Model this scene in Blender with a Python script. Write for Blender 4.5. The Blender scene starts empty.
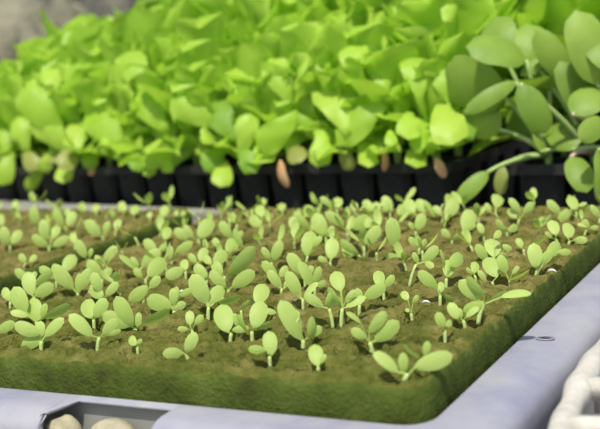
import bpy, math, random
import numpy as np
random.seed(7); rng = np.random.default_rng(7)
C = bpy.context.scene.collection
R = math.radians
# ------------------------------------------------------------------ camera frame
ST = 0.05                                   # height of the sponge tops above the ground
F, YH, ROLL, H = 1150.0, 15.0, R(-5.5), ST + 0.14
PITCH = math.atan((214.5 - YH) / F)
FW = np.array([0, math.cos(PITCH), -math.sin(PITCH)])
_r = np.array([1, 0, 0.]); _u = np.cross(_r, FW)
RT = math.cos(ROLL) * _r + math.sin(ROLL) * _u
UP = -math.sin(ROLL) * _r + math.cos(ROLL) * _u
EYE = np.array([0, 0, H])
def ray(x, y): return FW + RT * (x - 300) / F + UP * (214.5 - y) / F
def un(x, y, z):                            # the place on the level z seen at that spot of the photo
    d = ray(x, y); return EYE + d * ((z - H) / d[2])
def pt(x, y, depth): return EYE + ray(x, y) * depth
def depth_of(p): return float((np.array(p) - EYE) @ FW)
def proj(p):
    d = np.array(p, float) - EYE; k = d @ FW
    return 300 + F * (d @ RT) / k, 214.5 - F * (d @ UP) / k
# sponge axes: E1 runs back along its right edge, E2 runs left along its front edge
TH = R(61); E1 = np.array([math.cos(TH), math.sin(TH), 0]); E2 = np.array([-math.sin(TH), math.cos(TH), 0])
B0 = un(420, 386, ST); B0[2] = 0
def sl(a, b, z=0.): return B0 + E1 * a + E2 * b + np.array([0, 0, z])
def tosl(p): d = np.array(p) - B0; return float(d @ E1), float(d @ E2)

# ------------------------------------------------------------------ materials
def mat(name): 
    m = bpy.data.materials.new(name); m.use_nodes = True
    nt = m.node_tree; nt.nodes.clear(); return m, nt
def N(nt, t, **kw):
    n = nt.nodes.new(t)
    for k, v in kw.items():
        if k in n.inputs: n.inputs[k].default_value = v
        else: setattr(n, k, v)
    return n
def L(nt, a, b): nt.links.new(a, b)
def noise_mat(name, cols, scale=40, detail=6, rough=.8, bump=.3, bscale=None, spec=.3, dist=.002, sss=0):
    m, nt = mat(name)
    tc = N(nt, 'ShaderNodeTexCoord'); nz = N(nt, 'ShaderNodeTexNoise', Scale=scale, Detail=detail, Roughness=.65)
    L(nt, tc.outputs['Object'], nz.inputs['Vector'])
    cr = N(nt, 'ShaderNodeValToRGB'); e = cr.color_ramp.elements
    while len(e) < len(cols): e.new(.5)
    for i, c in enumerate(cols):
        e[i].position = .3 + .4 * i / max(1, len(cols) - 1); e[i].color = (*c, 1)
    L(nt, nz.outputs['Fac'], cr.inputs['Fac'])
    b = N(nt, 'ShaderNodeBsdfPrincipled', Roughness=rough); b.inputs['Specular IOR Level'].default_value = spec
    L(nt, cr.outputs['Color'], b.inputs['Base Color'])
    if sss: 
        b.inputs['Subsurface Weight'].default_value = sss; b.inputs['Subsurface Radius'].default_value = (.004, .004, .004)
        b.inputs['Subsurface Scale'].default_value = 1
    if bump:
        n2 = N(nt, 'ShaderNodeTexNoise', Scale=bscale or scale * 4, Detail=5); L(nt, tc.outputs['Object'], n2.inputs['Vector'])
        bp = N(nt, 'ShaderNodeBump', Strength=bump, Distance=dist); L(nt, n2.outputs['Fac'], bp.inputs['Height'])
        L(nt, bp.outputs['Normal'], b.inputs['Normal'])
    o = N(nt, 'ShaderNodeOutputMaterial'); L(nt, b.outputs[0], o.inputs[0]); return m
def leaf_mat(name, ca, cb, tcol, trans=.4, rough=.45, scale=60, spec=.35):
    m, nt = mat(name)
    oi = N(nt, 'ShaderNodeObjectInfo'); tc = N(nt, 'ShaderNodeTexCoord')
    nz = N(nt, 'ShaderNodeTexNoise', Scale=scale, Detail=3); L(nt, tc.outputs['Object'], nz.inputs['Vector'])
    ad = N(nt, 'ShaderNodeMath', operation='ADD'); L(nt, oi.outputs['Random'], ad.inputs[0]); L(nt, nz.outputs['Fac'], ad.inputs[1])
    ml = N(nt, 'ShaderNodeMath', operation='MULTIPLY'); L(nt, ad.outputs[0], ml.inputs[0]); ml.inputs[1].default_value = .5
    cr = N(nt, 'ShaderNodeValToRGB'); cr.color_ramp.elements[0].position = .15; cr.color_ramp.elements[1].position = .85
    cr.color_ramp.elements[0].color = (*ca, 1); cr.color_ramp.elements[1].color = (*cb, 1)
    L(nt, ml.outputs[0], cr.inputs['Fac'])
    b = N(nt, 'ShaderNodeBsdfPrincipled', Roughness=rough); b.inputs['Specular IOR Level'].default_value = spec
    L(nt, cr.outputs['Color'], b.inputs['Base Color'])
    t = N(nt, 'ShaderNodeBsdfTranslucent', Color=(*tcol, 1))
    bp = N(nt, 'ShaderNodeBump', Strength=.25, Distance=.0008)
    n2 = N(nt, 'ShaderNodeTexNoise', Scale=scale * 5, Detail=2); L(nt, tc.outputs['Object'], n2.inputs['Vector'])
    L(nt, n2.outputs['Fac'], bp.inputs['Height']); L(nt, bp.outputs['Normal'], b.inputs['Normal'])
    mx = N(nt, 'ShaderNodeMixShader'); mx.inputs[0].default_value = trans
    L(nt, b.outputs[0], mx.inputs[1]); L(nt, t.outputs[0], mx.inputs[2])
    o = N(nt, 'ShaderNodeOutputMaterial'); L(nt, mx.outputs[0], o.inputs[0]); return m
M = {}
M['sprout'] = leaf_mat('sprout leaf', (.42, .57, .13), (.55, .69, .20), (.52, .70, .10), .42, .5, 150)
M['sprout_stem'] = noise_mat('sprout stem', [(.36, .50, .11), (.50, .58, .24)], 200, rough=.5, bump=0)
M['lettuce'] = leaf_mat('lettuce leaf', (.36, .57, .045), (.53, .73, .095), (.52, .78, .07), .48, .45, 50)
M['lettuce_stem'] = noise_mat('lettuce stem', [(.42, .55, .16), (.52, .62, .25)], 120, rough=.5, bump=0)
M['greens'] = leaf_mat('spoon greens leaf', (.11, .22, .022), (.32, .46, .075), (.32, .50, .03), .33, .48, 50, .3)
M['greens_stem'] = noise_mat('spoon greens stem', [(.30, .45, .12), (.42, .50, .22)], 100, rough=.45, bump=0)
M['pink_stem'] = noise_mat('blushed stem', [(.45, .36, .22), (.55, .40, .32)], 100, rough=.45, bump=0)
M['lettuce_shaded'] = leaf_mat('shaded lettuce leaf', (.20, .38, .03), (.30, .48, .05), (.36, .58, .04), .4, .5, 50)  # darker copy of the lettuce leaf, shade among the leaves put into its colour
M['dry'] = noise_mat('withered leaf', [(.50, .24, .10), (.62, .42, .22)], 120, rough=.7, bump=.3)
M['olive_leaf'] = leaf_mat('ageing leaf', (.22, .26, .05), (.34, .38, .08), (.3, .34, .04), .3)
M['sponge_top'] = noise_mat('sponge top', [(.062, .072, .012), (.125, .122, .027), (.19, .165, .048), (.28, .225, .09)], 75, 12, .95, 1, 700, .1, .0022)
def algae_front():
    # algae is thickest towards the damp front edge of the sponge and thins out in patches to the back
    nt = M['sponge_top'].node_tree; b = [n for n in nt.nodes if n.type == 'BSDF_PRINCIPLED'][0]; cr = [n for n in nt.nodes if n.type == 'VALTORGB'][0]
    tc = [n for n in nt.nodes if n.type == 'TEX_COORD'][0]
    dt = N(nt, 'ShaderNodeVectorMath', operation='DOT_PRODUCT'); L(nt, tc.outputs['Object'], dt.inputs[0]); dt.inputs[1].default_value = tuple(E1)
    nz = N(nt, 'ShaderNodeTexNoise', Scale=22, Detail=5); L(nt, tc.outputs['Object'], nz.inputs['Vector'])
    ma = N(nt, 'ShaderNodeMath', operation='MULTIPLY_ADD'); L(nt, nz.outputs['Fac'], ma.inputs[0]); ma.inputs[1].default_value = .30; L(nt, dt.outputs['Value'], ma.inputs[2])
    o = float(B0 @ E1) + .15
    mr = N(nt, 'ShaderNodeMapRange'); L(nt, ma.outputs[0], mr.inputs['Value']); mr.inputs['From Min'].default_value = o - .03; mr.inputs['From Max'].default_value = o + .22; mr.inputs['To Min'].default_value = .85; mr.inputs['To Max'].default_value = 0.
    mx = N(nt, 'ShaderNodeMix', data_type='RGBA', blend_type='MULTIPLY'); L(nt, mr.outputs[0], mx.inputs[0]); L(nt, cr.outputs['Color'], mx.inputs[6]); mx.inputs[7].default_value = (.66, .84, .55, 1)
    L(nt, mx.outputs[2], b.inputs['Base Color'])
algae_front()
M['sponge_side'] = noise_mat('sponge side algae', [(.045, .052, .012), (.066, .094, .015), (.10, .13, .026)], 60, 12, .95, 1, 600, .1, .001)
M['tray'] = noise_mat('grey tray plastic', [(.225, .228, .30), (.29, .29, .335), (.335, .33, .345)], 28, 5, .5, .15, 90, .4, .001)
M['basin'] = noise_mat('grey basin plastic', [(.24, .25, .23), (.32, .32, .29)], 40, 5, .55, .1, 90)
M['black'] = noise_mat('black tray plastic', [(.010, .011, .010), (.032, .032, .028)], 60, 6, .58, .1, 200, .3)
M['soil'] = noise_mat('potting soil', [(.02, .014, .009), (.06, .042, .028)], 150, 8, .95, 1, 400)
M['white'] = noise_mat('white basket plastic', [(.44, .41, .34), (.58, .55, .48)], 90, 6, .5, .5, 160, .4, .003)
M['pebble'] = noise_mat('pebble', [(.26, .24, .15), (.38, .34, .23), (.30, .30, .14)], 90, 6, .85, .4, 300)
M['ground'] = noise_mat('worn concrete', [(.17, .165, .14), (.24, .235, .20), (.30, .285, .25)], 25, 9, .9, .5, 200)
M['rock'] = noise_mat('pale rock', [(.12, .12, .085), (.21, .20, .135), (.29, .27, .19)], 6, 8, .9, .8, 30, .2, .02)
M['wall'] = noise_mat('rubble wall', [(.07, .07, .065), (.13, .125, .10), (.20, .185, .14)], 4, 8, .95, .8, 20, .2, .03)
M['husk'] = noise_mat('pale husk', [(.7, .68, .6), (.8, .78, .7)], 300, rough=.6, bump=0)

# ------------------------------------------------------------------ object helpers
def mesh(name, v, f, m, smooth=True):
    me = bpy.data.meshes.new(name); me.from_pydata([tuple(map(float, p)) for p in v], [], f)
    for k in (m if isinstance(m, list) else [m]): me.materials.append(k)
    if smooth: me.polygons.foreach_set('use_smooth', [True] * len(me.polygons))
    me.update(); return me
def obj(name, me, parent=None):
    o = bpy.data.objects.new(name, me); C.objects.link(o); o.parent = parent; return o
def tag(o, label=None, cat=None, group=None, kind=None):
    for k, v in (('label', label), ('category', cat), ('group', group), ('kind', kind)):
        if v: o[k] = v
    return o
def empty(name, loc):
    o = bpy.data.objects.new(name, None); o.location = tuple(map(float, loc)); o.empty_display_size = .01; C.objects.link(o); return o
def norm(a): return a / (np.linalg.norm(a) + 1e-12)
class MB:
    def __init__(s): s.v = []; s.f = []
    def add(s, v, f): n = len(s.v); s.v += list(v); s.f += [tuple(i + n for i in q) for q in f]; return s
    def box(s, c, hx, hy, hz):                 # c centre, h* half-axis vectors
        c = np.array(c, float)
        v = [c + a * hx + b * hy + d * hz for d in (-1, 1) for a, b in ((-1, -1), (1, -1), (1, 1), (-1, 1))]
        return s.add(v, [(3, 2, 1, 0), (4, 5, 6, 7), (0, 1, 5, 4), (1, 2, 6, 5), (2, 3, 7, 6), (3, 0, 4, 7)])
    def tube(s, pts, rad, n=8, cap=True):
        pts = [np.array(p, float) for p in pts]; k = len(pts)
        if not hasattr(rad, '__len__'): rad = [rad] * k
        ref = np.array([.13, .31, .94]); v = []; f = []
        for i, p in enumerate(pts):
            t = norm(pts[min(i + 1, k - 1)] - pts[max(i - 1, 0)])
            if abs(t @ ref) > .97: ref = np.array([.94, .2, .1])
            a = norm(np.cross(t, ref)); b = np.cross(t, a)
            v += [p + rad[i] * (math.cos(2 * math.pi * j / n) * a + math.sin(2 * math.pi * j / n) * b) for j in range(n)]
        for i in range(k - 1):
            f += [(i * n + j, i * n + (j + 1) % n, (i + 1) * n + (j + 1) % n, (i + 1) * n + j) for j in range(n)]
        if cap: f += [tuple(range(n))[::-1], tuple(range((k - 1) * n, k * n))]
        return s.add(v, f)
    def mesh(s, name, m, smooth=True): return mesh(name, s.v, s.f, m, smooth)
def bez(a, b, c, n): return [(1 - t) ** 2 * a + 2 * t * (1 - t) * b + t * t * c for t in np.linspace(0, 1, n)]
def ordinal(n):
    w = 'zeroth first second third fourth fifth sixth seventh eighth ninth tenth eleventh twelfth thirteenth fourteenth fifteenth sixteenth seventeenth eighteenth nineteenth twentieth twenty-first twenty-second'.split()
    return w[n] if n < len(w) else '%dth' % n

# ------------------------------------------------------------------ leaves
def blade(S, A, T, wv, nrm, prof, cup=.12, bow=.1, ruffle=0., m=10, k=7, pet=.1, seed=0):
    """leaf surface from stalk foot S over blade base A to tip T; wv = half-width vector, nrm = face normal"""
    S, A, T = map(np.array, (S, A, T)); ln = np.linalg.norm(T - A); hw = np.linalg.norm(wv)
    rows = []
    if np.linalg.norm(A - S) > 1e-5:
        for t in (0, .35, .7): rows.append((S + (A - S) * t, pet, 0, 0))
    for t in np.linspace(0, 1, m):
        w = max(prof(t), pet if t < .3 else 0)
        rows.append((A + (T - A) * t + nrm * (bow * ln * 4 * t * (1 - t)), w, t, 1))
    ph = seed * 1.7; v = []; f = []
    for (p, w, t, b) in rows:
        for j in range(k):
            s = -1 + 2 * j / (k - 1)
            q = p + wv * (w * s) + nrm * (cup * hw * (s * s - .3) * w * b)
            if ruffle and b: q = q + nrm * (ruffle * hw * abs(s) ** 2 * w * math.sin(13 * t + 4 * s + ph)) + norm(T - A) * (ruffle * .35 * hw * abs(s) ** 3 * math.sin(17 * t + ph * 2 + 2 * s))
            v.append(q)
    for i in range(len(rows) - 1):
        f += [(i * k + j, i * k + j + 1, (i + 1) * k + j + 1, (i + 1) * k + j) for j in range(k - 1)]
    return v, f
def p_sprout(t): return (max(t, 0) ** .60 * max(1 - t, 0) ** .50) / .467 if t > 0 else 0
def p_lettuce(t): return min(1, (.22 + 2.1 * t ** 1.3) * (max(1 - t, 0) ** .45) / 1.02)
def p_spoon(t): return (max(t, .002) ** .5 * max(1 - t, 0) ** .45) / .52
def screen_leaf(S, a, b, w, depth, prof, aspect, ruffle=0, off=0., seed=0, bend=.08, cup=.14, pet=.1, tilt=None):
    """a leaf whose blade runs from a to b; leaves seen short lean back or forward, leaves seen thin are turned edge-on"""
    A = pt(*a, depth - off); T = pt(*b, depth - off); px = (depth - off) / F
    Lp = math.dist(a, b) * px; W = w * px
    Lt = max(Lp, W / aspect); dd = math.sqrt(max(Lt * Lt - Lp * Lp, 0))
    sgn = 1 if b[1] < a[1] else -1
    T = T + FW * (sgn * dd)
    Wt = max(W, aspect * .75 * Lp); dw = math.sqrt(max(Wt * Wt - W * W, 0))
    d = norm(T - A); wd = norm(np.cross(d, FW)); s2 = 1 if seed % 2 else -1
    if tilt is not None:
        if wd @ UP < 0: wd = -wd
        wv = wd * W + FW * (tilt * W)
        wv = wv / 2
    else: wv = (wd * W + FW * (s2 * dw)) / 2
    wv = wv - d * (wv @ d)
    n = norm(np.cross(wv, d))
    if n @ FW > 0: n = -n
    return blade(S, A, T, wv, n, prof, cup=-cup, bow=bend, ruffle=ruffle, seed=seed, pet=pet)

# ------------------------------------------------------------------ sponge seedlings: foot, then leaves (blade base, tip, width)
CAT = [
(41,349,[(40,334,14,324,14),(40,338,40,321,10),(45,336,64,318,11),(42,340,21,346,12)]),
(97,350,[(92,336,69,314,13),(103,334,117,319,11),(108,335,121,330,6)]),
(37,325,[(26,312,12,287,17),(39,322,29,299,16),(44,318,70,304,10),(42,318,46,303,7),(28,316,10,312,7)]),
(-3,338,[(-3,332,15,322,10)]),
(78,297,[(73,288,52,265,15),(78,292,80,273,8),(80,290,90,268,11)]),
(34,302,[(32,295,25,272,15),(35,296,54,284,13),(36,285,52,270,9)]),
(94,328,[(92,318,82,301,16),(95,318,106,298,13)]),
(102,303,[(103,298,88,286,13),(100,292,93,272,11),(106,296,118,282,9)]),
(135,332,[(132,326,116,296,16),(130,326,102,314,16),(138,328,139,312,7),(143,324,170,309,10)]),
(143,303,[(148,286,129,302,13),(150,288,160,276,9)]),
(174,314,[(172,306,145,300,17),(174,305,173,288,9),(171,310,186,303,9),(178,300,176,286,6),(180,296,192,289,7)]),
(208,319,[(207,303,192,274,18),(209,303,222,287,14),(211,306,213,297,6)]),
(226,309,[(218,303,241,296,8),(224,302,216,294,7)]),
(193,334,[(190,325,189,311,9),(195,324,203,315,7),(188,329,177,329,6)]),
(138,355,[(136,345,128,338,9),(137,344,142,339,4)]),
(188,358,[(186,352,196,332,12),(183,353,163,353,12)]),
(230,340,[(228,332,219,306,20),(232,330,249,328,8),(238,327,234,313,6)]),
(252,340,[(254,328,262,302,18),(246,330,238,314,6),(256,329,272,322,6)]),
(259,320,[(257,304,264,285,16),(262,310,276,313,6)]),
(303,346,[(300,339,280,300,18),(309,338,312,316,8),(310,336,322,327,9),(297,322,292,312,12)]),
(270,364,[(272,355,268,332,15),(266,350,248,349,9)]),
(318,371,[(318,366,314,346,15),(320,364,326,354,5)]),
(228,293,[(232,287,255,271,14),(226,288,210,271,11)]),
(281,294,[(281,288,268,270,10),(284,288,292,276,6)]),
(303,308,[(300,297,287,271,13),(304,298,318,282,6),(305,298,321,303,9)]),
(315,295,[(312,287,299,261,11),(316,285,327,283,7),(314,284,320,266,8)]),
(333,327,[(323,307,305,294,10),(328,304,341,299,9),(326,306,331,292,6)]),
(341,326,[(341,291,335,272,15),(340,304,328,287,7),(346,300,356,290,7),(346,307,366,297,8)]),
(359,314,[(360,304,357,288,9),(364,298,386,285,13),(356,304,346,300,6)]),
(384,301,[(380,287,379,271,12),(385,287,394,275,8)]),
(372,350,[(366,338,351,329,10),(369,333,386,311,12),(375,341,399,321,16),(361,323,346,312,5)]),
(412,319,[(408,300,403,292,8),(413,303,418,295,5),(409,312,406,309,4)]),
(404,379,[(398,372,373,352,12),(415,367,453,355,18),(403,373,403,352,10),(420,358,403,344,4),(425,355,428,341,8)]),
(445,342,[(444,328,437,312,10),(446,326,453,322,7)]),
(409,286,[(423,262,438,246,11),(418,263,413,252,6),(425,262,433,267,7)]),
(440,305,[(437,288,418,271,12),(443,294,461,305,6),(441,292,442,282,7)]),
(446,288,[(449,265,465,256,14),(447,277,452,260,13),(444,265,440,249,4)]),
(476,280,[(474,273,477,262,9),(473,274,466,268,4)]),
(483,322,[(478,299,459,280,14),(484,297,467,276,9),(486,303,463,311,12),(491,299,507,291,6),(501,297,532,293,7)]),
(465,327,[(458,319,450,303,11),(466,317,479,307,6),(461,318,459,308,6)]),
(493,285,[(497,277,489,258,16),(486,281,478,270,6)]),
(510,284,[(506,273,499,255,11),(512,274,519,266,5),(508,280,529,270,4)]),
(536,274,[(536,268,535,243,15),(540,265,552,250,10)]),
(549,274,[(547,256,562,243,13),(558,252,571,252,7),(546,262,538,255,6)]),
(494,263,[(494,257,495,239,17),(487,261,476,244,10),(502,245,512,250,6),(494,238,502,231,7),(500,262,508,254,10)]),
(442,223,[(446,217,458,199,14),(441,214,434,206,7)]),
(462,236,[(463,229,475,210,16),(466,230,476,225,5)]),
(416,238,[(417,230,424,213,11),(414,230,409,222,5)]),
(418,224,[(414,213,407,199,12),(425,213,418,199,10),(436,218,423,200,6)]),
(447,208,[(446,203,453,195,10)]),
(498,218,[(496,207,501,194,13),(490,212,486,203,6)]),
(518,224,[(520,212,509,198,8),(524,213,533,202,8),(516,218,510,209,8)]),
(562,224,[(560,214,547,200,9),(558,221,571,210,10)]),
(558,243,[(556,235,554,220,12),(552,238,545,232,5)]),
(568,246,[(568,238,572,223,13),(574,240,586,240,8)]),
(576,220,[(576,210,572,196,11),(578,206,587,203,4)]),
(603,222,[(600,217,590,205,7),(602,214,606,204,7)]),
(589,234,[(589,228,584,219,5),(590,228,599,227,5),(588,227,577,224,4)]),
(540,230,[(538,226,547,218,9),(541,222,552,216,5)]),
(507,236,[(505,231,496,219,6),(508,231,519,226,8)]),
(524,254,[(524,247,547,236,6),(522,248,518,238,7)]),
(419,254,[(417,247,409,237,7),(421,247,426,239,5)]),
(452,244,[(450,238,442,229,7),(453,239,460,232,4)]),
(484,240,[(483,234,479,223,7)]),
(338,216,[(332,206,320,197,7),(338,208,338,197,10)]),
(347,232,[(344,225,325,212,10),(348,226,354,216,7)]),
(326,243,[(324,236,315,213,15),(327,236,334,226,7)]),
(306,264,[(306,255,312,231,16),(312,247,322,236,7)]),
(331,266,[(331,259,333,238,14),(327,262,318,257,6)]),
(362,258,[(346,258,351,245,14),(358,254,340,240,9)]),
(364,256,[(365,245,380,226,13)]),
(402,259,[(395,247,391,217,15),(399,257,385,256,7)]),
(368,234,[(351,228,371,217,14),(366,228,372,218,9)]),
(390,218,[(392,210,383,196,10),(388,212,380,203,7)]),
(374,216,[(379,213,375,202,9),(372,211,364,200,9)]),
(355,216,[(355,211,354,202,8)]),
(402,222,[(398,215,406,205,10),(404,216,411,210,7)]),
(262,240,[(261,226,249,217,11),(262,217,258,205,10)]),
(283,216,[(282,211,281,203,9)]),
(303,224,[(305,216,313,206,11),(301,218,294,212,6)]),
(294,238,[(294,231,293,216,10),(292,234,302,230,6)]),
(311,238,[(309,229,297,214,8),(311,230,318,222,7)]),
(305,286,[(303,274,288,253,13),(306,275,313,266,7)]),
(272,269,[(273,261,281,240,11),(270,259,262,247,7)]),
(279,284,[(277,277,262,261,10),(280,277,287,266,8)]),
(224,286,[(228,275,255,246,15),(222,274,214,262,9)]),
(226,262,[(227,252,235,239,13)]),
(213,274,[(214,264,225,251,13),(211,264,203,256,8)]),
(234,246,[(231,238,220,221,10),(236,239,243,231,6)]),
(244,258,[(243,250,234,228,8)]),
(220,252,[(219,247,213,238,7)]),
(198,268,[(200,261,205,248,10),(196,262,188,254,7)]),
(200,246,[(199,238,211,219,15),(193,238,184,225,7)]),
(230,228,[(229,222,234,213,8)]),
(188,247,[(189,239,174,229,10)]),
(166,246,[(165,240,167,227,10)]),
(158,257,[(156,250,143,240,10),(159,251,166,244,6)]),
(140,277,[(142,267,160,249,13),(138,268,131,257,7)]),
(171,266,[(170,260,170,245,7),(176,252,193,242,9)]),
(146,286,[(148,276,163,259,16),(142,278,134,268,7)]),
(186,280,[(184,269,166,277,12),(186,270,182,260,9)]),
(104,269,[(104,261,117,246,10),(102,262,94,256,6)]),
(138,278,[(136,270,119,255,5)]),
(206,288,[(207,278,194,265,11),(209,278,218,268,6)]),
(62,280,[(64,271,72,255,13),(60,272,53,264,6)]),
(88,270,[(86,258,76,239,10),(89,258,92,248,5)]),
(102,287,[(101,278,88,260,12),(103,278,110,268,8)]),
(56,288,[(56,278,39,267,10),(58,278,66,270,7)]),
(28,288,[(29,281,15,269,9),(30,280,36,272,6)]),
(10,308,[(9,300,2,288,9),(12,301,21,293,8)]),
(242,320,[(240,309,250,300,5)]),
]
CAT2 = [   # the rear left sponge
(49,252,[(45,240,43,219,11),(46,246,32,235,9),(53,246,69,237,9),(52,238,57,226,9)]),
(35,230,[(36,225,33,206,10)]),
(16,214,[(15,211,14,200,7)]),
(10,252,[(8,244,2,226,11),(12,244,19,230,10)]),
(66,234,[(63,226,54,208,9),(68,226,73,211,10)]),
(103,240,[(100,236,86,220,12),(104,234,109,221,7)]),
(84,214,[(85,211,78,203,8)]),
(97,216,[(96,212,94,204,8)]),
(117,236,[(116,230,118,219,8)]),
(123,216,[(125,212,118,202,9)]),
(134,220,[(133,215,135,205,9)]),
(163,222,[(163,217,165,205,9)]),
(150,222,[(150,218,148,212,6)]),
(179,219,[(177,216,175,210,5),(181,216,185,211,5)]),
(77,250,[(75,243,70,233,8)]),
(28,268,[(26,262,18,254,7),(30,262,35,255,6)]),
(3,232,[(2,226,-3,214,9)]),
(72,222,[(71,217,64,209,7)]),
]
PITCHS = .0225; NR, NCOL = 15, 13
D1, W1 = .355, .302                              # nearer sponge
W2A, W2B = .330, .62                             # rear left sponge
seeds = []                                        # (foot, leaves or None, sponge, row)
for k, cat in ((1, CAT), (2, CAT2)):
    for (x, y, lv) in cat:
        p = un(x, y, ST - .002); a, b = tosl(p)
        if k == 1: a = min(max(a, .010), D1 - .008); b = min(max(b, .010), W1 - .008)
        else: a = min(a, D1 - .008); b = max(b, W2A + .010)
        p = sl(a, b, ST - .002)
        seeds.append([p, lv, k, (x, y)])
fill = []
for i in range(NR):
    for j in range(NCOL):
        a = .013 + i * (D1 - .026) / (NR - 1) + rng.normal(0, .0015); b = .013 + j * (W1 - .026) / (NCOL - 1) + rng.normal(0, .0015)
        p = sl(a, b, ST - .002); x, y = proj(p)
        keep = rng.random() < (.95 if y < 240 else (.72 if y < 262 else .35))
        if x < -8 or x > 612 or y > 300: continue
        if min(np.linalg.norm(p - s[0]) for s in seeds + fill) < .0125 or not keep: continue
        fill.append([p, None, 1, None])
for i in range(NR):
    for j in range(8):
        a = .013 + i * (D1 - .026) / (NR - 1) + rng.normal(0, .0015); b = W2A + .013 + j * .0235 + rng.normal(0, .0015)
        p = sl(a, b, ST - .002); x, y = proj(p)
        if x < -10 or min(np.linalg.norm(p - s[0]) for s in seeds + fill) < .014 or rng.random() > .72: continue
        fill.append([p, None, 2, None])
seeds += fill

# ------------------------------------------------------------------ sponges
def smooth_noise(a, b, cell, seed):
    r = np.random.default_rng(seed); g = r.random((256, 256))
    x, y = a / cell, b / cell; i, j = np.floor(x).astype(int), np.floor(y).astype(int); fx, fy = x - i, y - j
    fx = fx * fx * (3 - 2 * fx); fy = fy * fy * (3 - 2 * fy)
    G = lambda p, q: g[p % 256, q % 256]
    return (G(i, j) * (1 - fx) + G(i + 1, j) * fx) * (1 - fy) + (G(i, j + 1) * (1 - fx) + G(i + 1, j + 1) * fx) * fy - .5
def sponge(name, a0, a1, b0, b1, step, pits, seed, cuts=()):
    na, nb = int((a1 - a0) / step) + 1, int((b1 - b0) / step) + 1
    ga, gb = np.meshgrid(np.linspace(a0, a1, na), np.linspace(b0, b1, nb), indexing='ij')
    ed = np.minimum(np.minimum(ga - a0, a1 - ga), np.minimum(gb - b0, b1 - gb)); rr = .005
    z = ST - (rr - np.sqrt(np.maximum(rr * rr - np.maximum(rr - ed, 0) ** 2, 0)))
    inner = np.clip(ed / .006, 0, 1)
    z = z + smooth_noise(ga, gb, .011, seed) * .0020 + smooth_noise(ga, gb, .004, seed + 1) * .0016 + inner * (smooth_noise(ga, gb, .0021, seed + 2) * .0024 - .0045 * np.clip(smooth_noise(ga * 1.6, gb * .7, .0050, seed + 9) - .27, 0, 1) * 4)
    # shallow knife cuts along the planting rows
    z = z - inner * .0030 * np.exp(-((((ga - a0 + .0006 * np.sin(gb * 160)) % PITCHS) - PITCHS / 2) / .0011) ** 2) * np.clip(smooth_noise(ga, gb, .02, seed + 5) * 3 + .4, 0, 1)
    for (pa, pb, d, r) in pits:
        q = ((ga - pa) / r) ** 2 + ((gb - pb) / (r * 1.25)) ** 2
        z = z - d * np.exp(-q ** 2.2) * (1 + 1.2 * smooth_noise(ga, gb, .003, seed + 3))
    for (pa, pb, ln_, sh) in cuts:                   # knife slits
        dx, dy = (ga - pa) * E1[0] + (gb - pb) * E2[0], (ga - pa) * E1[1] + (gb - pb) * E2[1]
        dy = dy + dx * sh
        z = z - inner * .0085 * np.exp(-(dx / ln_) ** 4 - (dy / .0015) ** 2)
    rc = .014                                       # rounded upright corners
    for sa, ca in ((-1, a0 + rc), (1, a1 - rc)):
        for sb, cb in ((-1, b0 + rc), (1, b1 - rc)):
            p, q = (ga - ca) * sa, (gb - cb) * sb; k = (p > 0) & (q > 0); ln = np.sqrt(p * p + q * q) + 1e-9; m_ = np.maximum(p, q) / ln
            ga = np.where(k, ca + sa * p * m_, ga); gb = np.where(k, cb + sb * q * m_, gb)
    v = [sl(ga[i, j], gb[i, j], z[i, j]) for i in range(na) for j in range(nb)]
    f = [(i * nb + j, (i + 1) * nb + j, (i + 1) * nb + j + 1, i * nb + j + 1) for i in range(na - 1) for j in range(nb - 1)]
    nf = len(f)
    ring = [(i, 0) for i in range(na)] + [(na - 1, j) for j in range(1, nb)] + [(i, nb - 1) for i in range(na - 2, -1, -1)] + [(0, j) for j in range(nb - 2, 0, -1)]
    prev = [i * nb + j for i, j in ring]; n = len(ring); ca, cb = (a0 + a1) / 2, (b0 + b1) / 2; bot = .0125; K = 7
    for k in range(1, K + 1):
        cur = []
        for i, j in ring:
            zz = (z[i, j] - bot) * (1 - k / K) + bot
            o = (smooth_noise(np.array([ga[i, j] + gb[i, j] * .7]), np.array([zz * 1.3]), .004, seed + 7)[0] * .0007) if k < K else -.001
            da = -1 if i == 0 else (1 if i == na - 1 else 0); db = -1 if j == 0 else (1 if j == nb - 1 else 0)
            cur.append(len(v)); v.append(sl(ga[i, j] + da * o, gb[i, j] + db * o, zz))
        f += [(prev[t], prev[(t + 1) % n], cur[(t + 1) % n], cur[t]) for t in range(n)][::1]
        prev = cur
    f.append(tuple(prev))
    me = mesh(name, v, f, [M['sponge_top'], M['sponge_side']])
    mi = np.zeros(len(f), int); mi[nf:] = 1
    # the outermost strips of the top carry the same green algae as the sides
    for q in range(nf):
        i, j = divmod(q, nb - 1)
        if i < 1 or j < 1 or i >= na - 2 or j >= nb - 2: mi[q] = 1
    me.polygons.foreach_set('material_index', mi.tolist()); me.update()
    o = obj(name, me)
    # consistent outward normals
    import bmesh
    bm = bmesh.new(); bm.from_mesh(me); bmesh.ops.recalc_face_normals(bm, faces=bm.faces); bm.to_mesh(me); bm.free()
    return o
pits = {1: [], 2: []}
for p, lv, k, px in seeds:
    a, b = tosl(p); pits[k].append((a, b, rng.uniform(.007, .010), rng.uniform(.0040, .0056)))
for i in range(NR):                                # empty planting holes
    for j in range(NCOL):
        a, b = .013 + i * (D1 - .026) / (NR - 1), .013 + j * (W1 - .026) / (NCOL - 1)
        if min((a - q[0]) ** 2 + (b - q[1]) ** 2 for q in pits[1]) > .015 ** 2: pits[1].append((a, b, .008, .0040))
cuts = [(q[0] + rng.normal(0, .002), q[1] + rng.normal(0, .004), rng.uniform(.006, .012), rng.normal(0, .15)) for q in pits[1]]
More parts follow.
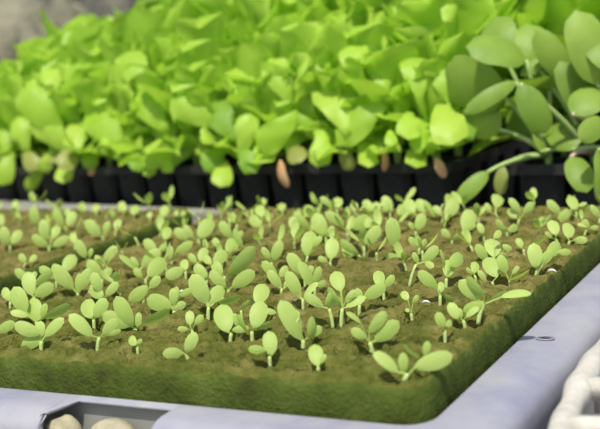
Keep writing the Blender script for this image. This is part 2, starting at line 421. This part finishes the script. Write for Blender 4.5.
cuts += [(rng.uniform(.015, D1 - .01), rng.uniform(.012, W1 - .012), rng.uniform(.004, .010), rng.normal(0, .2)) for _ in range(120)]
s1 = sponge('growing_sponge', 0, D1, 0, W1, .0011, pits[1], 3, cuts)
tag(s1, 'green-brown algae-covered foam sponge slab nearest the camera, filling the grey tray', 'sponge', 'seedling sponges')
s2 = sponge('growing_sponge', 0, D1, W2A, W2B, .002, pits[2], 11)
tag(s2, 'second foam sponge slab behind a gap, left of the nearer slab, with blurred seedlings', 'sponge', 'seedling sponges')

# ------------------------------------------------------------------ seedlings
def leafname(): return 'leaf'
GROUP = {1: 'seedlings in the nearer sponge', 2: 'seedlings in the rear left sponge'}
protos = []
def proto(kind, nleaf, size, seed):
    r = random.Random(seed); out = []
    h = size * r.uniform(.35, .6); lean = np.array([r.uniform(-.25, .25), r.uniform(-.25, .25), 1]) * h
    mb = MB().tube(bez(np.zeros(3), np.array([0, 0, h * .5]), lean, 5), [.0009, .0009, .0008, .0008, .0007], 6)
    out.append(('stem', mb.mesh('stem', M['sprout_stem'])))
    a0 = r.uniform(0, 6.28)
    for i in range(nleaf):
        az = a0 + i * (math.pi if nleaf == 2 else 2.2) + r.uniform(-.4, .4); el = r.uniform(.35, 1.15) if i < 2 else r.uniform(.9, 1.4)
        ln = size * r.uniform(.7, 1.0) * (1 if i < 2 else .65); d = np.array([math.cos(az) * math.cos(el), math.sin(az) * math.cos(el), math.sin(el)])
        side = np.array([-math.sin(az), math.cos(az), 0]); n = np.cross(d, side); 
        if n[2] < 0: n = -n
        A = lean + d * ln * .2; T = lean + d * ln * 1.2
        v, f = blade(lean, A, T, side * ln * .23, n, p_sprout, cup=.15, bow=-.08, seed=i, pet=.12)
        out.append(('leaf', mesh('leaf', v, f, M['sprout'])))
    return out
for s in range(9): protos.append(proto(s, (2, 3, 2, 4, 2, 3, 2, 2, 3)[s], .0118 + .0008 * (s % 4), 50 + s))
plants = []
for p, lv, k, px in seeds:
    root = empty('lettuce_seedling', p)
    if lv is None:
        pr = protos[rng.integers(len(protos))]; s = rng.uniform(.65, 1.1); a = rng.uniform(0, 6.28)
        for nm, me in pr:
            o = obj(nm, me, root); o.scale = (s, s, s); o.rotation_euler = (0, 0, a)
        plants.append((root, p, k, len(pr) - 1, s * .014, 0)); continue
    dep = depth_of(p); q = proj(p)
    y0 = max(l[1] for l in lv); mx = sum(l[0] for l in lv) / len(lv)
    topx, topy = .45 * q[0] + .55 * mx, min(y0 + 1.5, q[1] - 3)
    S = pt(topx, topy, dep)
    loc = np.array(p)
    mid = pt(.75 * q[0] + .25 * topx, .5 * (q[1] + topy), dep)
    rad = min(.0011, .00062 + .0000011 * sum(l[4] for l in lv) * 8)
    mb = MB().tube([x - loc for x in bez(loc - np.array([0, 0, .0015]), mid, S, 6)], [rad * 1.1, rad, rad, rad, rad * .95, rad * .8], 8)
    obj('stem', mb.mesh('stem', M['sprout_stem']), root)
    for i, (x0, yy0, x1, y1, w) in enumerate(lv):
        v, f = screen_leaf(S, (x0, yy0), (x1, y1), w, dep, p_sprout, .58, off=rng.uniform(-.001, .002), seed=int(x0 + i), pet=.14)
        obj('leaf', mesh('leaf', [t - loc for t in v], f, M['sprout']), root)
    hgt = (q[1] - min(l[3] for l in lv)) * dep / F
    lean = (sum((l[2] - q[0]) * l[4] for l in lv) / sum(l[4] for l in lv)) * dep / F
    plants.append((root, p, k, len(lv), hgt, lean))
NUM = {1: 'one-leaved', 2: 'two-leaved', 3: 'three-leaved', 4: 'four-leaved', 5: 'five-leaved'}
for k in (1, 2):
    rows = {}
    for t in plants:
        if t[2] != k: continue
        a, b = tosl(t[1]); rows.setdefault(int((a - .002) / PITCHS), []).append((b, t))
    for ri, r in enumerate(sorted(rows)):
        lst = sorted(rows[r], key=lambda z: z[0])
        for ci, (b, t) in enumerate(lst):
            size = 'tiny' if t[4] < .009 else ('small' if t[4] < .0135 else ('tall' if t[4] > .020 else 'mid-sized'))
            ln = ', leaning left,' if t[5] < -.005 else (', leaning right,' if t[5] > .005 else '')
            if k == 1:
                rn = 'front row' if ri == 0 else '%s row from front' % ordinal(ri + 1)
                cn = 'closest to right edge' if ci == 0 else '%s from right edge' % ordinal(ci + 1)
                tag(t[0], '%s %s seedling%s %s, %s of nearer sponge' % (size, NUM[t[3]], ln, cn, rn), 'seedling', GROUP[1])
            else:
                cn = 'closest to the gap' if ci == 0 else '%s from the gap' % ordinal(ci + 1)
                tag(t[0], '%s %s seedling %s, %s of rear left sponge' % (size, NUM[t[3]], cn, 'front visible row' if ri == 0 else '%s visible row' % ordinal(ri + 1)), 'seedling', GROUP[2])
# pale seed husks and root curls lying on the sponge
for (x, y, ln, rot, lab) in ((426, 303, 9, .1, 'white curled root lying on sponge beside a thick-stemmed seedling'), (182, 292, 6, .8, 'white seed husk on the sponge between seedlings, left of centre'),
        (91, 293, 7, .5, 'white speckled husk on the sponge at the left side'), (333, 295, 8, -.3, 'white husk leaning at a long-stalked seedling near sponge centre'),
        (401, 257, 8, .7, 'pale looped root right of a bare patch on the sponge'), (552, 272, 10, -.1, 'thin white root lying near the right edge of the sponge')):
    p = un(x, y, ST + .0008); d = math.cos(rot) * E2 * -1 + math.sin(rot) * E1; l = ln * depth_of(p) / F / 2
    o = empty('seed_husk', p); me = MB().tube(bez(-d * l, np.array([0, 0, l * .9]), d * l, 7), [.0001, .0003, .0005, .0005, .0005, .0003, .0001], 7).mesh('husk', M['husk'])
    bpy.data.objects.remove(o); o = obj('seed_husk', me); o.location = tuple(p); tag(o, lab, 'husk', 'pale husks and roots on the sponge')

# ------------------------------------------------------------------ grey seedling tray
RZ = ST - .0151
prof = [(0, -.0000), (.0005, 0), (.014, 0), (.018, -.0006), (.0235, -.0034), (.0262, -.0052), (.0274, -.0085), (.0280, -.026)]
A0, A1, Bm, Bp = -.0025, .362, -.0025, .640
def notch(b):                                    # how far the rim reaches out in front of the sponge
    if b < .1078 or b > .1644: return 1.
    if b < .159: return .0035 / .0280
    return (.0035 + .0165 * (b - .159) / .005) / .0280
CR = .012
front = sorted(set([round(float(b), 5) for b in np.linspace(Bm + CR, Bp - CR, 70)] + [round(float(x), 5) for x in np.arange(.106, .167, .0005)] + [.10775, .10785, .16435, .16445]))
def corner(sa, sb, flip):
    out = []
    for t in np.linspace(0, math.pi / 2, 9):
        d = (sa * math.cos(t), sb * math.sin(t)) if not flip else (sa * math.sin(t), sb * math.cos(t))
        out.append((((A0 if sa < 0 else A1) - sa * CR + d[0] * CR, (Bm if sb < 0 else Bp) - sb * CR + d[1] * CR), d, 1.))
    return out
loop = [((A0, b), (-1, 0), notch(b)) for b in front[1:-1]]
loop += corner(-1, 1, False)
loop += [((a, Bp), (0, 1), 1.) for a in np.linspace(A0 + CR, A1 - CR, 14)[1:-1]]
loop += corner(1, 1, True)
loop += [((A1, b), (1, 0), 1.) for b in np.linspace(Bp - CR, Bm + CR, 30)[1:-1]]
loop += corner(1, -1, False)
loop += [((a, Bm), (0, -1), 1.) for a in np.linspace(A1 - CR, A0 + CR, 40)[1:-1]]
loop += corner(-1, -1, True)
v = []; f = []; K = len(prof); n = len(loop)
for (c, d, s) in loop:
    for (o_, z_) in prof:
        oo = o_ * s; zz = z_ if s > .99 else -.0012 * o_ / .0280
        v.append(sl(c[0] + d[0] * oo, c[1] + d[1] * oo, RZ + zz))
for i in range(n):
    for j in range(K - 1):
        f.append((i * K + j, i * K + j + 1, ((i + 1) % n) * K + j + 1, ((i + 1) % n) * K + j))
tray = empty('seedling_tray', sl(0, 0, 0)); T0 = np.array(tray.location)
rme = mesh('rim', [p - T0 for p in v], f, M['tray'])
if rme.polygons[2].normal.z < 0: rme.flip_normals()
rim = obj('rim', rme, tray)
sm = rim.modifiers.new('thickness', 'SOLIDIFY'); sm.thickness = .0014; sm.offset = -1 
rim['label'] = 'pale lavender-grey flat rim with a cut-out handle notch'
# hollow basin under the rim: wall and floor
inner = [p for (c, d, s) in loop for p in [sl(c[0] + d[0] * .0002, c[1] + d[1] * .0002, 0)]]
v = []; f = []
for p in inner:
    for z in (RZ - .0008, .0105, .009): v.append(p + np.array([0, 0, z]) - T0)
v2 = len(v)
for p in inner: v.append(p + np.array([0, 0, .0]) - T0)
for i in range(n):
    j = (i + 1) % n
    f += [(i * 3, j * 3, j * 3 + 1, i * 3 + 1), (i * 3 + 1, j * 3 + 1, j * 3 + 2, i * 3 + 2), (i * 3 + 2, j * 3 + 2, v2 + j, v2 + i)]
f.append(tuple(i * 3 + 1 for i in range(n)))
obj('basin', mesh('basin', v, f, M['basin'], False), tray)
# the small drain slot in the right rim: a raised oval lip round a flat disc, coloured dark for the shade inside the hole
c = un(545, 338, RZ + .0005) ; mb = MB()
mb.tube([c - T0 + .0040 * math.cos(t) * (-E2) * 1.0 + .0028 * math.sin(t) * E1 for t in np.linspace(0, 2 * math.pi, 25)], .0004, 6, False)
obj('slot_lip', mb.mesh('slot_lip', M['tray']), tray)
v = [c - T0 + np.array([0, 0, -.0002])] + [c - T0 - np.array([0, 0, .0003]) + .0027 * math.cos(t) * (-E2) + .0018 * math.sin(t) * E1 for t in np.linspace(0, 2 * math.pi, 24, endpoint=False)]
obj('slot', mesh('slot', v, [(0, i + 1, (i + 1) % 24 + 1) for i in range(24)], M['soil']), tray)
tag(tray, 'pale grey plastic tray holding the sponge slabs, notched at its front rim', 'tray')

# ------------------------------------------------------------------ pebbles under the notch
def blob(rx, ry, rz, seed, nu=22, nv=14, amp=.07):
    r = random.Random(seed); ph = [(r.uniform(0, 6), r.uniform(1, 3), r.uniform(0, 6), r.uniform(1, 3)) for _ in range(4)]
    v = []; f = []
    for i in range(nv + 1):
        th = math.pi * i / nv
        for j in range(nu):
            a = 2 * math.pi * j / nu; x, y, z = math.sin(th) * math.cos(a), math.sin(th) * math.sin(a), math.cos(th)
            k = 1 + amp * sum(math.sin(p[0] + p[1] * 2 * x + z) * math.cos(p[2] + p[3] * 2 * y) for p in ph) / 2
            v.append((rx * x * k, ry * y * k, rz * z * k))
    for i in range(nv):
        f += [(i * nu + j, (i + 1) * nu + j, (i + 1) * nu + (j + 1) % nu, i * nu + (j + 1) % nu) for j in range(nu)]
    return v, f
def rest(o, z=0.): 
    m = min(q.co.z for q in o.data.vertices); o.location.z = z - m
for (x, y, rx, ry, rz, lab) in ((64, 441, .0100, .0095, .0145, 'round beige pebble in the tray notch, at the notch left end'), (114, 444, .0125, .010, .0143, 'wide beige pebble in the tray notch, right of the round one'),
        (158, 450, .0090, .009, .0125, 'low beige pebble at the right end of the tray notch'), (89, 436, .0055, .0055, .0095, 'small green-tinged pebble between two bigger beige pebbles')):
    p = un(x, y, .018); v, f = blob(rx, ry, rz, x); o = obj('pebble', mesh('pebble', v, f, M['pebble'])); o.location = tuple(p); rest(o)
    tag(o, lab, 'pebble', 'pebbles below the tray')

# ------------------------------------------------------------------ white basket beside the tray
bz = .034
rail = [un(x, y, bz) for x, y in ((548, 470), (560, 435), (572, 405), (584, 380), (598, 358), (622, 326), (650, 295))]
bk = empty('plastic_basket', (rail[2][0], rail[2][1], 0)); K0 = np.array(bk.location)
def smooth_path(ps, n):
    ps = np.array(ps); t = np.linspace(0, len(ps) - 1, n); out = []
    for x in t:
        i = min(int(x), len(ps) - 2); u = x - i; p0, p1, p2, p3 = ps[max(i - 1, 0)], ps[i], ps[i + 1], ps[min(i + 2, len(ps) - 1)]
        out.append(.5 * (2 * p1 + (p2 - p0) * u + (2 * p0 - 5 * p1 + 4 * p2 - p3) * u * u + (3 * p1 - p0 - 3 * p2 + p3) * u ** 3))
    return out
path = smooth_path(rail, 60)
rad = [.0052 + .0005 * math.sin(i * .55) + .0005 * math.sin(i * .23 + 1) for i in range(60)]
obj('top_rail', MB().tube([p - K0 for p in path], rad, 14).mesh('top_rail', M['white']), bk)
low = [p * np.array([1, 1, 0]) + np.array([0, 0, .006]) for p in path]
obj('bottom_rail', MB().tube([p - K0 for p in low], .005, 12).mesh('bottom_rail', M['white']), bk)
for i in range(3, 58, 9):
    obj('upright', MB().tube([low[i] - K0, (low[i] + path[i]) / 2 - K0, path[i] - K0], .0032, 10).mesh('upright', M['white']), bk)
outw = norm(np.cross(norm(path[30] - path[10]), np.array([0, 0, 1.])))
for i, (y, dz) in enumerate(((12, 0.), (26, 0.), (42, 0.))):
    s = path[y]; e = s + outw * .11
    obj('cross_bar', MB().tube([q - K0 for q in bez(s, (s + e) / 2 + np.array([0, 0, .002]) , e, 9)], .0046, 12).mesh('cross_bar', M['white']), bk)
fl = [path[4] + outw * .004, path[56] + outw * .004, path[56] + outw * .115, path[4] + outw * .115]
fl = [p * np.array([1, 1, 0]) + np.array([0, 0, .012]) - K0 for p in fl]
mb = MB(); mb.add(fl + [p - np.array([0, 0, .003]) for p in fl], [(0, 1, 2, 3), (7, 6, 5, 4), (0, 4, 5, 1), (1, 5, 6, 2), (2, 6, 7, 3), (3, 7, 4, 0)])
o = obj('floor_panel', mb.mesh('floor_panel', M['tray'], False), bk); o['label'] = 'lavender-grey panel between the white bars'
tag(bk, 'white lumpy plastic basket edge at the lower right beside the grey tray', 'basket')

# ------------------------------------------------------------------ black cell trays
TA = R(-34); U = np.array([math.cos(TA), math.sin(TA), 0]); V = np.array([-math.sin(TA), math.cos(TA), 0])
RIMZ = ST + .020; P0 = un(452, 164, RIMZ); P0[2] = 0
P1 = un(506, 166, RIMZ); P1[2] = 0
CP = .034; NB = 6
def cell_mesh():
    t, b, h = .0158, .0110, RIMZ - .001
    mb = MB(); prof = [(t, 0), (t, -.004), (b, -h), (b * .6, -h)]
    v = []; f = []
    for (s, z) in prof:
        c = s * .28
        for (x, y) in ((s - c, -s), (s, -s + c), (s, s - c), (s - c, s), (-s + c, s), (-s, s - c), (-s, -s + c), (-s + c, -s)): v.append(np.array([x, y, z]))
    for i in range(3): f += [(i * 8 + (j + 1) % 8, i * 8 + j, (i + 1) * 8 + j, (i + 1) * 8 + (j + 1) % 8) for j in range(8)]
    f.append(tuple(range(24, 32)))
    return mesh('cell', v, f, M['black'], False)
CELL = cell_mesh()
def cell_tray(origin, sgn, ncol, label):
    """origin: front corner; columns run along sgn*U"""
    root = empty('cell_tray', origin); root.rotation_euler = (0, 0, TA)
    Lx = ncol * CP + .012; x0, x1 = (0, Lx) if sgn > 0 else (-Lx, 0)
    ex = np.array([1, 0, 0.]); ey = np.array([0, 1, 0.]); ez = np.array([0, 0, 1.]); Ly = NB * CP + .012
    mb = MB(); w = .006; zc = RIMZ - .0012
    for (cx, cy, hx, hy) in (((x0 + x1) / 2, w / 2, (x1 - x0) / 2, w / 2), ((x0 + x1) / 2, Ly - w / 2, (x1 - x0) / 2, w / 2), (x0 + w / 2, Ly / 2, w / 2, Ly / 2 - w), (x1 - w / 2, Ly / 2, w / 2, Ly / 2 - w)):
        mb.box((cx, cy, zc), ex * hx, ey * hy, ez * .0012)
    for (cx, cy, hx, hy) in (((x0 + x1) / 2, -.0006, (x1 - x0) / 2, .0008), ((x0 + x1) / 2, Ly + .0006, (x1 - x0) / 2, .0008), (x0 - .0006, Ly / 2, .0008, Ly / 2), (x1 + .0006, Ly / 2, .0008, Ly / 2)):
        mb.box((cx, cy, RIMZ - .003), ex * hx, ey * hy, ez * .0035)
    for i in range(1, ncol): mb.box((x0 + .006 + i * CP, Ly / 2, zc), ex * .0013, ey * (Ly / 2 - w), ez * .001)
    for j in range(1, NB): mb.box(((x0 + x1) / 2, .006 + j * CP, zc), ex * ((x1 - x0) / 2 - w), ey * .0013, ez * .001)
    obj('rim', mb.mesh('rim', M['black'], False), root)
    mb = MB(); slots = []
    for i in range(ncol):
        for j in range(NB):
            cx, cy = x0 + .006 + (i + .5) * CP, .006 + (j + .5) * CP
            o = obj('cell', CELL, root); o.location = (cx, cy, RIMZ - .0005)
            mb.box((cx, cy, RIMZ - .006), ex * .0145, ey * .0145, ez * .001)
            slots.append((i, j, np.array(origin) + U * cx + V * cy + np.array([0, 0, RIMZ - .005])))
    s = obj('potting_soil', mb.mesh('potting_soil', M['soil'], False), root); s['kind'] = 'stuff'
    tag(root, label, 'seed tray', 'black cell trays')
    return slots
slotsA = cell_tray(P0, -1, 16, 'long black plastic cell tray full of pale lettuce plants')
slotsB = cell_tray(P1, 1, 8, 'black plastic cell tray at right under the dark spoon-leaved greens')

# ------------------------------------------------------------------ lettuce plants
def free_leaf(L_, W_, prof, ruffle, curl, seed, m, pet=.12, petlen=.25):
    """leaf growing along +Z from the origin, face towards -Y, tip curling to +Y"""
    r = random.Random(seed); rows = []; v = []; f = []; k = 9; M_ = 13
    for i in range(M_ + 3):
        if i < 3: t = 0; s = petlen * i / 3; w = pet * (1.2 - .2 * i)
        else: t = (i - 3) / (M_ - 1); s = petlen + (1 - petlen) * t; w = max(prof(t), pet if t < .4 else 0)
        y = curl * L_ * s ** 2.2; z = L_ * (s - .35 * abs(curl) * s ** 2.5)
        for j in range(k):
            q = -1 + 2 * j / (k - 1)
            a = abs(q) ** 2 * w * (0 if i < 3 else 1)
            v.append((W_ / 2 * w * q * (1 + .06 * ruffle * 4 * math.sin(9 * t + seed)), y - a * W_ * .16 + ruffle * W_ * .30 * a * math.sin(12 * t + 3 * q + seed) , z + ruffle * W_ * .22 * a * math.sin(15 * t + 5 * q + 2 * seed)))
    for i in range(M_ + 2): f += [(i * k + j, i * k + j + 1, (i + 1) * k + j + 1, (i + 1) * k + j) for j in range(k - 1)]
    return mesh('leaf', v, f, m)
LET = [free_leaf(.10, .050 + .007 * (s % 3), p_lettuce, .55 + .2 * (s % 3), -.02 + .10 * (s % 4), s, M['lettuce'], petlen=.16) for s in range(10)]
SPO = [free_leaf(.10, .042 + .004 * (s % 3), p_spoon, .12, .2 + .12 * (s % 3), 30 + s, M['greens'], petlen=.42) for s in range(6)]
STEM_L = MB().tube([(0, 0, 0), (0, 0, .008), (0, 0, .016)], [.003, .0032, .0028], 8).mesh('stem', M['lettuce_stem'])
STEM_G = MB().tube([(0, 0, 0), (0, 0, .008), (0, 0, .014)], [.003, .003, .0026], 8).mesh('stem', M['greens_stem'])
def rosette(p, kind, hgt, nleaf, spread):
    root = empty('lettuce_plant' if kind == 'L' else 'leafy_green_plant', p)
    obj('stem', STEM_L if kind == 'L' else STEM_G, root)
    a0 = rng.uniform(0, 6.28)
    for i in range(nleaf):
        me = (LET if kind == 'L' else SPO)[rng.integers(10 if kind == 'L' else 6)]
        o = obj('leaf', me, root); u = i / max(1, nleaf - 1)
        s = hgt / .1 * (.72 + .33 * u) * rng.uniform(.9, 1.1)
        o.scale = (s * rng.uniform(.9, 1.1), s, s); o.location = (0, 0, .010 + .004 * u)
        lean = spread * (1 - .8 * u) + rng.uniform(-.1, .1) + (.55 if i < 2 else 0)
        o.rotation_euler = (-lean, 0, a0 + i * 2.4); o.rotation_mode = 'XYZ'
    return root
GL, GG = 'lettuce plants in the long black tray', 'plants in the right black tray'
lroots = {}; broots = {}
for i, j, p in slotsA:
    x, y = proj(p + np.array([0, 0, .04]))
    if x < -50: continue
    p = p + np.array([rng.normal(0, .002), rng.normal(0, .002), 0])
    back = j / (NB - 1)
    r = rosette(p, 'L', (.074 + .050 * back ** .7 + (.004 + .026 * back ** .7) * min(1, max(0, (x - 70) / 130))) * rng.uniform(.9, 1.1), 10 if j < 3 else 9, .72 if j == 0 else .62)
    n = 16 - i
    e = 'at the right end' if n == 1 else '%s from the right end' % ordinal(n)
    rw = 'the front row' if j == 0 else ('the back row' if j == NB - 1 else '%s row' % ordinal(j + 1))
    tag(r, '%s yellow-green lettuce plant %s of %s, long black tray' % ('low' if j == 0 else 'upright', e, rw), 'lettuce', GL)
    if j == 0: lroots[i] = (r, p)
for i, j, p in slotsB:
    x, y = proj(p + np.array([0, 0, .04]))
    if x > 720: continue
    front = j < 1
    lett = j >= 3
    if front: r = empty('leafy_green_plant', p); obj('stem', STEM_G, r)
    else: r = rosette(p, 'L' if lett else 'G', .120 + .005 * j if lett else .095, 9, .6)
    n = i + 1
    e = 'at the left end' if n == 1 else '%s from the left end' % ordinal(n)
    rw = 'the front row' if j == 0 else ('the back row' if j == NB - 1 else '%s row' % ordinal(j + 1))
    tag(r, '%s %s of %s, right black tray' % ('yellow-green lettuce plant' if lett else 'dark spoon-leaved green plant', e, rw), 'lettuce' if lett else 'leafy green', GG)
    if front: broots[i] = (r, p)
# leaves that stand or hang in front, each on the plant behind it: blade base, tip, width, kind
FRONT = [
(124,152,86,103,44,'L'),(74,154,33,114,32,'L'),(28,152,16,116,24,'L'),(66,140,22,88,38,'L'),(68,162,68,184,21,'Y'),(46,164,26,190,15,'Y'),
(76,156,42,160,14,'O'),(166,132,135,90,36,'L'),(198,116,184,72,38,'L'),(172,166,196,132,26,'D'),(188,150,142,164,22,'L'),(150,160,152,178,16,'L'),(166,158,170,174,14,'L'),
(12,150,4,186,24,'Y'),(238,142,207,98,38,'D'),(222,164,199,154,19,'Y'),(226,162,222,188,24,'Y'),(258,146,248,172,15,'L'),(300,112,258,150,34,'L'),(296,112,318,138,18,'Y'),
(324,130,318,168,26,'L'),(350,134,328,76,50,'L'),(392,96,338,146,32,'L'),(362,90,352,40,36,'L'),(440,104,446,148,42,'L'),(410,112,404,142,28,'L'),(414,122,419,153,22,'Y'),(390,130,390,148,15,'Y'),
(280,160,288,188,9,'X'),(384,150,384,172,8,'X'),(436,158,445,178,10,'X'),(96,158,90,176,8,'X'),
(104,100,64,62,40,'L'),(250,110,232,62,38,'L'),(290,104,270,56,34,'L'),(318,104,306,60,26,'L'),(148,96,122,48,38,'L'),(384,96,382,50,36,'L'),(420,100,414,52,34,'L'),(456,110,440,60,34,'L'),(226,130,170,100,30,'L'),
(50,112,40,66,34,'L'),(14,120,2,76,34,'L'),(470,140,470,104,34,'D'),(120,158,106,144,28,'D'),
]
rf = random.Random(21)
for x in range(4, 440, 24):
    w = rf.uniform(26, 38)
    FRONT.append((x + rf.uniform(-6, 6), 156 + rf.uniform(-6, 2), x + rf.uniform(-18, 18), 120 + rf.uniform(-8, 8), w, rf.choice('LLD')))
    if rf.random() < .6: FRONT.append((x + rf.uniform(-6, 6), 148 + rf.uniform(-4, 4), x + rf.uniform(-16, 16), 168 + rf.uniform(-4, 6), rf.uniform(16, 26), rf.choice('LDO')))
MATS = {'L': 'lettuce', 'Y': 'lettuce', 'O': 'olive_leaf', 'D': 'lettuce_shaded', 'X': 'dry'}
for q, (x0, y0, x1, y1, w, kd) in enumerate(FRONT):
    best = min(lroots.values(), key=lambda t: abs(proj(t[1])[0] - (x0 * .7 + x1 * .3)))
    root, p = best; dep = depth_of(p); S = p + np.array([0, 0, .010]); out = (.040 if y1 > y0 else (.046 if y0 > 120 else .030)) if q < 51 else (.034 if y1 > y0 else .038)
    v, f = screen_leaf(S, (x0, y0), (x1, y1), w, dep, p_spoon if kd in 'X' else p_lettuce, .62, ruffle=.05 if kd in 'XYO' else .22, off=out, seed=q, bend=.12, cup=.2, pet=.12)
    o = obj('withered_leaf' if kd == 'X' else 'leaf', mesh('leaf', [t - p for t in v], f, M[MATS[kd]]), root)
    if kd == 'X': o['label'] = 'withered brown leaf'
SPOON = [   # blade base, tip, width, plant column, material, out
(526,60,466,46,34,0,'g',.022),(506,98,449,66,46,0,'g',.006),(516,82,464,114,17,0,'g',.030),(520,84,546,134,30,1,'g',.030),(552,56,520,76,12,0,'g',.016),
(572,82,536,30,26,1,'g',.014),(597,84,576,10,42,2,'g',.020),(572,114,610,88,30,2,'g',.028),(488,172,456,203,17,0,'g',.034),(571,157,582,193,27,1,'g',.034),
(503,166,500,196,13,0,'o',.012),(598,150,600,204,20,3,'g',.03),(540,70,530,20,34,1,'g',-.004),(506,60,500,12,34,0,'g',-.006),(586,118,560,60,30,2,'g',0.),
(612,70,600,20,40,3,'g',.015),(604,120,575,140,24,3,'g',.02),(500,130,474,100,38,0,'g',-.004),(541,152,550,116,32,1,'g',-.008),(572,150,570,112,36,2,'g',-.008),(560,96,552,60,34,1,'g',-.010),(530,140,522,100,30,0,'g',-.008),
]
TILT = {0: .7, 1: -.9, 2: .2, 4: .4, 7: .8, 13: -.5, 17: -1., 8: .3, 18: -.8, 19: -.8, 20: -.7, 21: -.9}
for q, (x0, y0, x1, y1, w, col, mm, out) in enumerate(SPOON):
    root, p = broots[col]; dep = depth_of(p); S = p + np.array([0, 0, .009])
    A = pt(x0, y0, dep - out)
    v, f = screen_leaf(A, (x0, y0), (x1, y1), w, dep, p_spoon, .62, ruffle=.05, off=out, seed=q, bend=.1, cup=.18, pet=.14, tilt=TILT.get(q))
    o = obj('leaf', mesh('leaf', [t - p for t in v], f, M['greens' if mm == 'g' else 'olive_leaf']), root)
    mid = (S + A) / 2 + np.array([0, 0, .006]) + (A - S) * .05
    mp = M['pink_stem'] if q in (7, 9, 15) else M['greens_stem']
    obj('leaf_stalk', MB().tube([t - p for t in bez(S, mid, A, 8)] , [.0022, .002, .0019, .0018, .0017, .0016, .0015, .0014], 8).mesh('leaf_stalk', mp), root)

# ------------------------------------------------------------------ setting
def grid(name, x0, x1, y0, y1, n, fz, m):
    v = []; f = []
    for i in range(n + 1):
        for j in range(n + 1):
            x, y = x0 + (x1 - x0) * i / n, y0 + (y1 - y0) * j / n; v.append((x, y, fz(x, y)))
    f = [(i * (n + 1) + j, (i + 1) * (n + 1) + j, (i + 1) * (n + 1) + j + 1, i * (n + 1) + j + 1) for i in range(n) for j in range(n)]
    return obj(name, mesh(name, v, f, m))
tag(grid('ground', -4, 4, -1.5, 5.2, 20, lambda x, y: 0, M['ground']), kind='structure')
kb = [(.3935, .262), (.3935, .74), (.482, .74), (.3965, .262)]
mb = MB(); mb.add([sl(a, b, .038) for a, b in kb] + [sl(a, b, 0) for a, b in kb], [(0, 3, 2, 1), (4, 5, 6, 7), (0, 1, 5, 4), (1, 2, 6, 5), (2, 3, 7, 6), (3, 0, 4, 7)])
tag(obj('trim_1', mb.mesh('trim_1', M['ground'], False)), kind='structure')
mb = MB(); mb.box((0, 4.4, .5), np.array([4, 0, 0.]), np.array([0, .15, 0]), np.array([0, 0, .5]))
tag(obj('garden_wall', mb.mesh('garden_wall', M['wall'], False)), kind='structure')
for q, (x, d, rx, ry, rz, lab) in enumerate(((2, 2.5, .12, .13, .17, 'pale beige rock behind the lettuce, at the left end'), (42, 2.3, .06, .08, .10, 'small pale rock beside the larger rock at the far left'),
        (66, 2.8, .07, .1, .14, 'dull grey rock behind the lettuce in the upper left'), (118, 3.0, .10, .12, .16, 'dark rounded rock behind the lettuce, upper left'), (165, 3.1, .09, .1, .17, 'third rock along the wall behind the lettuce'),
        (240, 3.1, .13, .12, .18, 'grey rock glimpsed above the lettuce tops near top centre'))):
    c = pt(x, 30, d); v, f = blob(rx, ry, rz, 90 + q, 28, 18, .22)
    o = obj('rock', mesh('rock', v, f, M['rock'] if q != 3 else M['wall'])); o.location = (c[0], c[1], 0); rest(o, -.01); tag(o, lab, 'rock', 'rocks behind the trays')

# ------------------------------------------------------------------ light
w = bpy.data.worlds.new('sky'); bpy.context.scene.world = w; w.use_nodes = True; nt = w.node_tree; nt.nodes.clear()
SUN_EL, SUN_AZ = R(64), math.atan2(-.97, -.25)      # sun high behind the camera, a little to the left
sk = N(nt, 'ShaderNodeTexSky'); sk.sky_type = 'NISHITA'; sk.sun_disc = False; sk.sun_elevation = SUN_EL; sk.sun_rotation = math.pi / 2 - SUN_AZ; sk.air_density = 1; sk.dust_density = 2.5
bg = N(nt, 'ShaderNodeBackground', Strength=.16); L(nt, sk.outputs[0], bg.inputs[0]); o = N(nt, 'ShaderNodeOutputWorld'); L(nt, bg.outputs[0], o.inputs[0])
sd = bpy.data.lights.new('sun', 'SUN'); sd.energy = 4.6; sd.angle = R(.8); sd.color = (1, .96, .86)
so = bpy.data.objects.new('sun', sd); C.objects.link(so)
from mathutils import Vector, Matrix
ds = Vector((math.cos(SUN_AZ) * math.cos(SUN_EL), math.sin(SUN_AZ) * math.cos(SUN_EL), math.sin(SUN_EL)))
so.rotation_euler = ds.to_track_quat('Z', 'Y').to_euler(); so.location = ds * 3

# ------------------------------------------------------------------ camera
cd = bpy.data.cameras.new('camera'); cam = bpy.data.objects.new('camera', cd); C.objects.link(cam)
cd.sensor_width = 36; cd.sensor_fit = 'HORIZONTAL'; cd.lens = F / 600 * 36; cd.clip_start = .01; cd.clip_end = 50
cd.dof.use_dof = True; cd.dof.focus_distance = .56; cd.dof.aperture_fstop = 12.0
mtx = Matrix.Identity(4)
for r_ in range(3):
    mtx[r_][0], mtx[r_][1], mtx[r_][2], mtx[r_][3] = RT[r_], UP[r_], -FW[r_], EYE[r_]
cam.matrix_world = mtx
sc = bpy.context.scene; sc.camera = cam
sc.view_settings.view_transform = 'Standard'; sc.view_settings.look = 'None'; sc.view_settings.gamma = 1; sc.view_settings.use_curve_mapping = False
sc.view_settings.exposure = 0.0
